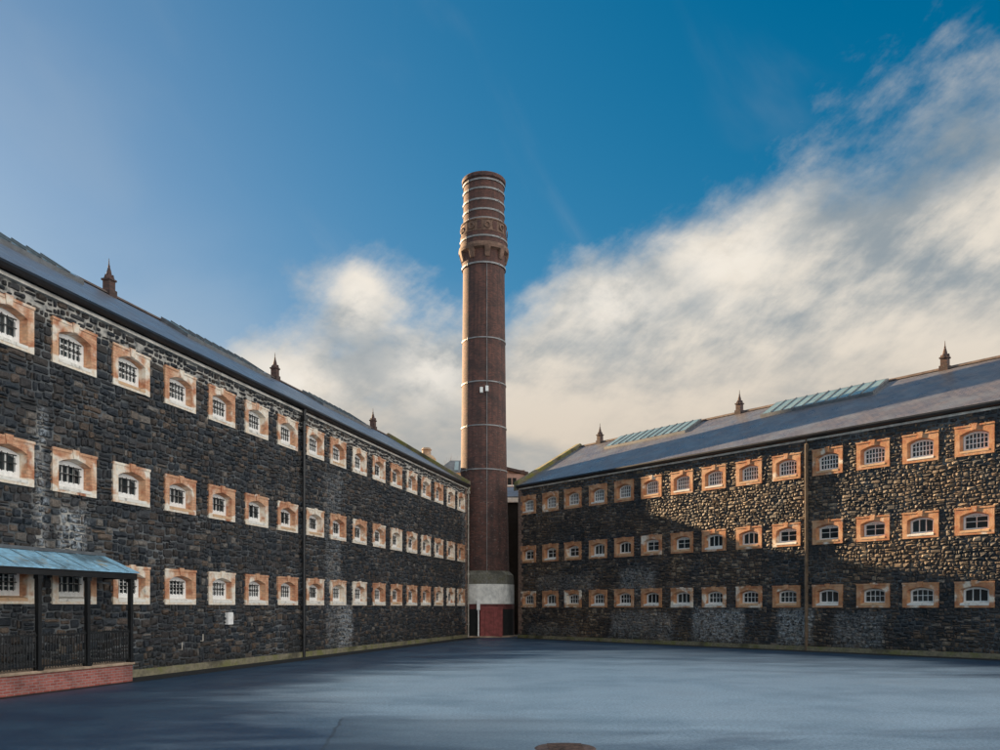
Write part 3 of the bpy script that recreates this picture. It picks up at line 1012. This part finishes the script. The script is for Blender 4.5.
for k in range(NB):
    a = -math.pi / 2 + rad(10) + 2 * math.pi * k / NB
    c, s = math.cos(a), math.sin(a)

    def P(r, tt, z): return (r * c - tt * s, r * s + tt * c, z)
    m = MB()
    zz0, zz1 = kh(256.5), c2 + .0
    m.hexa([P(1.57, -.17, zz0), P(1.57, .17, zz0), P(1.68, .17, zz0 + .02), P(1.68, -.17, zz0 + .02)][0:4] +
           [P(1.57, -.23, zz1), P(1.57, .23, zz1), P(1.86, .23, zz1), P(1.86, -.23, zz1)])
    bevel(m.build('bracket', M['crownstone'], ch), .02)
    # niches / medallions on the panel ring
    m = MB()
    zc_ = (c4 + c5) / 2
    n = 14
    b0 = 0
    for rr_, rdr in ((.24, 1.72), (.24, 1.78), (.15, 1.78), (.15, 1.71)):
        for q in range(n):
            an = 2 * math.pi * q / n
            m.v.append(P(rdr, rr_ * math.cos(an), zc_ + rr_ * math.sin(an)))
    for j in range(3):
        for q in range(n):
            m.f.append((j * n + q, j * n + (q + 1) % n, (j + 1) * n + (q + 1) % n, (j + 1) * n + q))
    m.build('medallion', M['crownstone'], ch)
    # dark recess between medallions
    a2 = a + math.pi / NB
    c, s = math.cos(a2), math.sin(a2)
    hx = [P(1.60, -.16, c4 + .14), P(1.60, .16, c4 + .14), P(1.715, .16, c4 + .14), P(1.715, -.16, c4 + .14),
          P(1.60, -.16, c5 - .10), P(1.60, .16, c5 - .10), P(1.705, .16, c5 - .10), P(1.705, -.16, c5 - .10)]
    MB().hexa(hx).build('panel', M['crownbrick'], ch)

# steel hoops (each hoop has a gap where its two halves are bolted)
for y, w_ in ((469, .085), (425, .085), (381, .085), (337, .085), (262, .12), (236, .12), (217, .12), (208, .13), (198, .13), (187, .12), (178, .12)):
    z = kh(y)
    r = rad_at(z) + .02
    if 28.7 < z < 29.6: r = 1.765
    if 27 < z < 28: r = 1.63
    if z > 29.8: r = 1.55
    m = MB()
    for a0 in (-2.33, -.75, .83, 2.41):
        m.lathe([(r - .02, z - w_ / 2), (r + .02, z - w_ / 2), (r + .02, z + w_ / 2), (r - .02, z + w_ / 2)], 24, a0, a0 + 1.50)
    for a0 in (-2.37, -.79, .79, 2.37):
        c, s = math.cos(a0), math.sin(a0)
        m.tube(((r) * c, r * s, z - .1), (r * c, r * s, z + .1), .035, n=6)
    m.build('steel_hoop', M['band'], ch)
# lightning conductor and its small boxes
px_off = 3.6 / F * 60.5
m = MB(); z = kh(262)
prev = None
for k in range(24):
    h = 3.9 + (z - 3.9) * k / 23
    rr = (2.28 if h < 4.6 else rad_at(h)) + .03
    p = (px_off, -math.sqrt(rr * rr - px_off ** 2), h)
    if prev: m.tube(prev, p, .022, n=6)
    prev = p
m.build('lightning_conductor', M['band'], ch)
for dx_, dz_ in ((-.28, -.05), (.12, .05)):
    zb_ = kh(390); rr = rad_at(zb_)
    x = px_off - .22 + dx_ + .1
    bevel(MB().box(x - .11, x + .11, -rr - .22, -rr + .06, zb_ - .2 + dz_, zb_ + .2 + dz_).build('sensor_box', M['white'], ch), .02)
# plinth of the chimney
MB().lathe([(2.26, 0), (2.26, 2.42)], 96).build('red_base', M['redpaint'], ch)
MB().lathe([(2.265, 2.42), (2.265, 3.85), (2.26, 3.86)], 96).build('cream_base', M['creampaint'], ch)
MB().lathe([(2.26, 3.85), (2.22, 4.55), (1.93, 4.82), (1.88, 4.86)], 96).build('sloped_base', M['mossrender'], ch)
# boarded doorway in the base with its white post
dm = MB()
x0, x1 = (480.5 - 500) / F * 60.0 - CX, (502.5 - 500) / F * 60.0 - CX
for k in range(5):
    a, b = x0 + (x1 - x0) * k / 5, x0 + (x1 - x0) * (k + 1) / 5
    dm.box(a + .004, b - .004, -2.34 + .002 * (k % 2), -2.0, .08, 2.08)
dr = dm.build('door', M['redpanel'], ch)
MB().box(x0 - .05, x1 + .05, -2.38, -2.05, 2.08, 2.22).build('lintel', M['redpanel'], dr)
px0 = (478.5 - 500) / F * 60.0 - CX
bevel(MB().box(px0 - .05, px0 + .05, -2.46, -2.2, .05, 1.98).box(px0 - .12, px0 + .12, -2.48, -2.1, 1.98, 3.7 - 1.0).build('white_post', M['white'], ch), .01)
for a0, a1 in ((-123, -100.5), (-51, -14)):
    MB().lathe([(2.2, .05), (2.285, .05), (2.285, 2.05), (2.2, 2.05)], 12, rad(a0), rad(a1)).build('dark_recess', M['darkwall'], ch)  # shade of the recesses beside the door painted as dark panels
MB().lathe([(2.26, .0), (2.5, .0), (2.5, .10), (2.26, .12)], 96).build('base_kerb', M['creamstone'], ch)

# ------------------------------------------------------------------ central hall behind the chimney
Z0 = 80.0
kx = lambda px, z: (px - 500) / F * z
kz = lambda py, z: EYE + (607 - py) / F * z
hall = empty('hall', 'tan stone hall with a glazed hipped roof seen behind the left side of the chimney', 'building', (0, Z0, 0))
xa, xb = kx(436, Z0), kx(496, Z0)
zt = kz(473, Z0)
MB().box(xa, xb, 0, 9, 0, zt).build('wall', M['tanwall'], hall)
MB().box(xa - .1, xb + .1, -.15, 0, zt - .3, zt).build('cornice', M['tanwall'], hall)
zr2 = kz(460.5, Z0 + 1.5)
r = MB()
i = 0
r.v = [(xa - .15, -.2, zt), (xb + .15, -.2, zt), (xb + .15, 9.2, zt), (xa - .15, 9.2, zt), (xa + 1.3, 1.5, zr2), (xb - 1.3, 1.5, zr2), (xb - 1.3, 7.5, zr2), (xa + 1.3, 7.5, zr2)]
r.f = [(0, 1, 5, 4), (1, 2, 6, 5), (2, 3, 7, 6), (3, 0, 4, 7), (4, 5, 6, 7)]
hr = r.build('roof', M['lead'], hall)
for k in range(6):
    x0 = xa + 1.75 + k * .55
    f0, f1 = .15, .88

    def Q(x, f): return (x, -.2 + 1.7 * f - .03, zt + (zr2 - zt) * f + .05)
    MB().quad(Q(x0, f0), Q(x0 + .4, f0), Q(x0 + .4, f1), Q(x0, f1)).build('roof_pane', M['roofglass'], hr)

MB().box(-15.5, -5.6, -16, -12, 0, EYE + 11.4).build('shadow_block', M['tanwall'], hall)  # unseen block added to cast the low shadow on the right wall

link = empty('link_building', 'low link building with blue slate roof in the gap between chimney and right hand block', 'building', (0, 66, 0))
za = 66.0
xa, xb = kx(470, za), kx(518.5, za)
MB().box(xa, xb, 0, 6, 0, kz(502, za)).build('wall', M['darkwall'], link)
MB().box(xa, xb, -.25, 0, kz(502, za) - .05, kz(498, za)).build('gutter', M['creampaint'], link)
ze_, zf_ = kz(498, za), kz(487, za + 3)
MB().hexa([(xa, -.2, ze_), (xb, -.2, ze_), (xb, 3, zf_ - .1), (xa, 3, zf_ - .1), (xa, -.2, ze_ + .1), (xb, -.2, ze_ + .1), (xb, 3, zf_), (xa, 3, zf_)]).build('roof', M['slate'], link)
up = empty('upper_hall', 'pinkish stone building seen just right of the chimney above the low slate roof', 'building', (0, 74, 0))
za = 74.0
xa, xb = kx(488, za), kx(525, za)
zt = kz(474, za)
MB().box(xa, xb, 0, 2.8, 0, zt).build('wall', M['pinkwall'], up)
MB().hexa([(xa, -.2, zt + .75), (xb + .3, -.2, zt - .1), (xb + .3, 3, zt - .1), (xa, 3, zt + .75), (xa, -.2, zt + 1.0), (xb + .3, -.2, zt + .15), (xb + .3, 3, zt + .15), (xa, 3, zt + 1.0)]).build('coping', M['turret'], up)
MB().box(xa, xb - .0, .3, 2.5, zt, zt + .4).build('parapet', M['pinkwall'], up)
for px in (509.5, 514.5):
    x = kx(px, za)
    wd = MB().box(x - .16, x + .16, -.05, .05, kz(485, za), kz(478, za)).build('window', M['darkwall'], up)
    MB().box(x - .2, x + .2, -.08, -.0, kz(486.3, za), kz(485, za)).build('sill', M['creampaint'], wd)

# chimney pots and twiggy tree top over the far end of the left wing
pot = empty('roof_stack', 'pale round roof vent showing above the far end of the left wing roof', 'roof vent', (kx(426.5, 78), 78, 0))
MB().lathe([(.9, 0), (.9, kz(458, 78) - .1), (.62, kz(456, 78))], 20).build('stack_base', M['tanwall'], pot)
MB().lathe([(.45, kz(457, 78)), (.40, kz(451, 78)), (.50, kz(450, 78)), (.36, kz(448, 78)), (0.05, kz(447.6, 78))], 20).build('vent_cowl', M['creamstone'], pot)


def branch(m, p, d, L_, r_, lvl):
    q = p + d * L_
    m.tube(p, q, r_, r_ * .6, n=5)
    if lvl == 0: return
    for k in range(3 if lvl > 1 else 4):
        nd = (d + Vector((R.uniform(-1, 1), R.uniform(-1, 1), R.uniform(-.2, .9))) * .75).normalized()
        branch(m, p + d * L_ * R.uniform(.55, 1), nd, L_ * R.uniform(.55, .75), r_ * .55, lvl - 1)


tree = empty('bare_tree', 'bare winter tree whose top twigs show over the left wing roof by the chimney', 'tree', (kx(436.5, 90), 90, 0))
tm = MB(); tm.tube((0, 0, 0), (.1, 0, 9.5), .30, .2, n=8); tm.build('trunk', M['bark'], tree)
cm = MB()
for k in range(7):
    a = k * .9
    branch(cm, Vector((.1, 0, 8.0 + .25 * k)), Vector((math.cos(a) * .45, math.sin(a) * .45, 1)).normalized(), 3.4, .08, 4)
zmx = max(v[2] for v in cm.v); s = (kz(453, 90) - 8.0) / (zmx - 8.0)
cm.v = [(x * .75, y * .75, 8.0 + (z - 8.0) * s) for x, y, z in cm.v]
cm.build('crown', M['bark'], tree)

# ------------------------------------------------------------------ PORCH on the left
po = empty('porch', 'lean-to porch with blue roof, black posts and railings on a red brick base', 'porch', LORG, LROT)
PE = 20.95          # right end along the wall
PA = 7.0
PY = -1.05          # front of the base
bevel(MB().box(PA, PE, PY, -.17, 0, .50).build('brick_base', M['redbrick'], po), .02)
bevel(MB().box(PA, PE + .04, PY - .05, -.165, .50, .58).build('base_coping', M['creamstone'], po), .015)
zb_, zf_ = EYE + 1.52, EYE + 1.02
rf = MB()
rf.hexa([(PA, PY - .15, zf_ - .03), (PE + .1, PY - .15, zf_ - .03), (PE, -.06, zb_ - .03), (PA, -.06, zb_ - .03), (PA, PY - .15, zf_), (PE + .1, PY - .15, zf_), (PE, -.06, zb_), (PA, -.06, zb_)])
prf = rf.build('roof', M['porchsheet'], po)
se = MB(); x = PA + .3
while x < PE:
    se.hexa([(x, PY - .15, zf_ + .0), (x + .03, PY - .15, zf_), (x + .03, -.06, zb_), (x, -.06, zb_), (x, PY - .15, zf_ + .025), (x + .03, PY - .15, zf_ + .025), (x + .03, -.06, zb_ + .025), (x, -.06, zb_ + .025)])
    x += .78
se.build('roof_seams', M['porchroof'], prf)
MB().box(PA, PE, -.10, -.055, zb_ + .002, zb_ + .09).build('flashing', M['lead'], prf)
MB().box(PA, PE + .06, PY - .10, PY - .02, zf_ - .20, zf_ - .035).build('front_beam', M['iron'], po)
MB().hexa([(PE - .05, PY - .02, zf_ - .20), (PE + .03, PY - .02, zf_ - .20), (PE + .03, -.06, zf_ - .20), (PE - .05, -.06, zf_ - .20),
           (PE - .05, PY - .02, zf_ - .04), (PE + .03, PY - .02, zf_ - .04), (PE + .03, -.06, zb_ - .04), (PE - .05, -.06, zb_ - .04)]).build('side_beam', M['iron'], po)
posts = [tl(p, DL + PY) for p in (131, 88, 39)]
posts = [p for p in posts]
posts += [posts[-1] - 1.72 * k for k in (1, 2, 3)]
for p in posts:
    m = MB()
    m.box(p - .055, p + .055, PY - .035, PY + .075, .58, zf_ - .2)
    m.box(p - .085, p + .085, PY - .06, PY + .10, .58, .66)
    m.box(p - .08, p + .08, PY - .055, PY + .095, zf_ - .30, zf_ - .2)
    m.build('post', M['iron'], po)
rl = MB()
for a, b in zip(posts[::-1], posts[::-1][1:]):
    rl.box(a + .055, b - .055, PY - .0, PY + .04, 1.46, 1.50)
    rl.box(a + .055, b - .055, PY + .005, PY + .035, .68, .71)
    n = 18
    for k in range(1, n):
        x = a + (b - a) * k / n
        rl.tube((x, PY + .02, .62), (x, PY + .02, 1.50), .015, n=6)
        rl.tube((x, PY + .02, 1.50), (x, PY + .02, 1.57), .016, .003, n=6)
rl.box(posts[0] - .02, posts[0] + .02, PY + .07, -.1, 1.46, 1.50)
y = PY + .16
while y < -.12:
    rl.tube((posts[0], y, .60), (posts[0], y, 1.50), .011, n=6); y += .115
rl.build('railing', M['iron'], po)

# ------------------------------------------------------------------ drain cover in the yard
dc = MB().lathe([(0.01, .02), (.42, .02), (.46, .012), (.48, .0)], 28)
for k in range(-4, 5):
    dc.box(-.27, .27, k * .09 - .018, k * .09 + .018, .021, .034) if abs(k) < 4 else None
dco = dc.build('drain_cover', M['rust'], None, loc=(kx(565, 13.0), 12.95, 0))
dco['label'] = 'round rusty brown drain cover set in the blue grey asphalt in the foreground'; dco['category'] = 'drain cover'
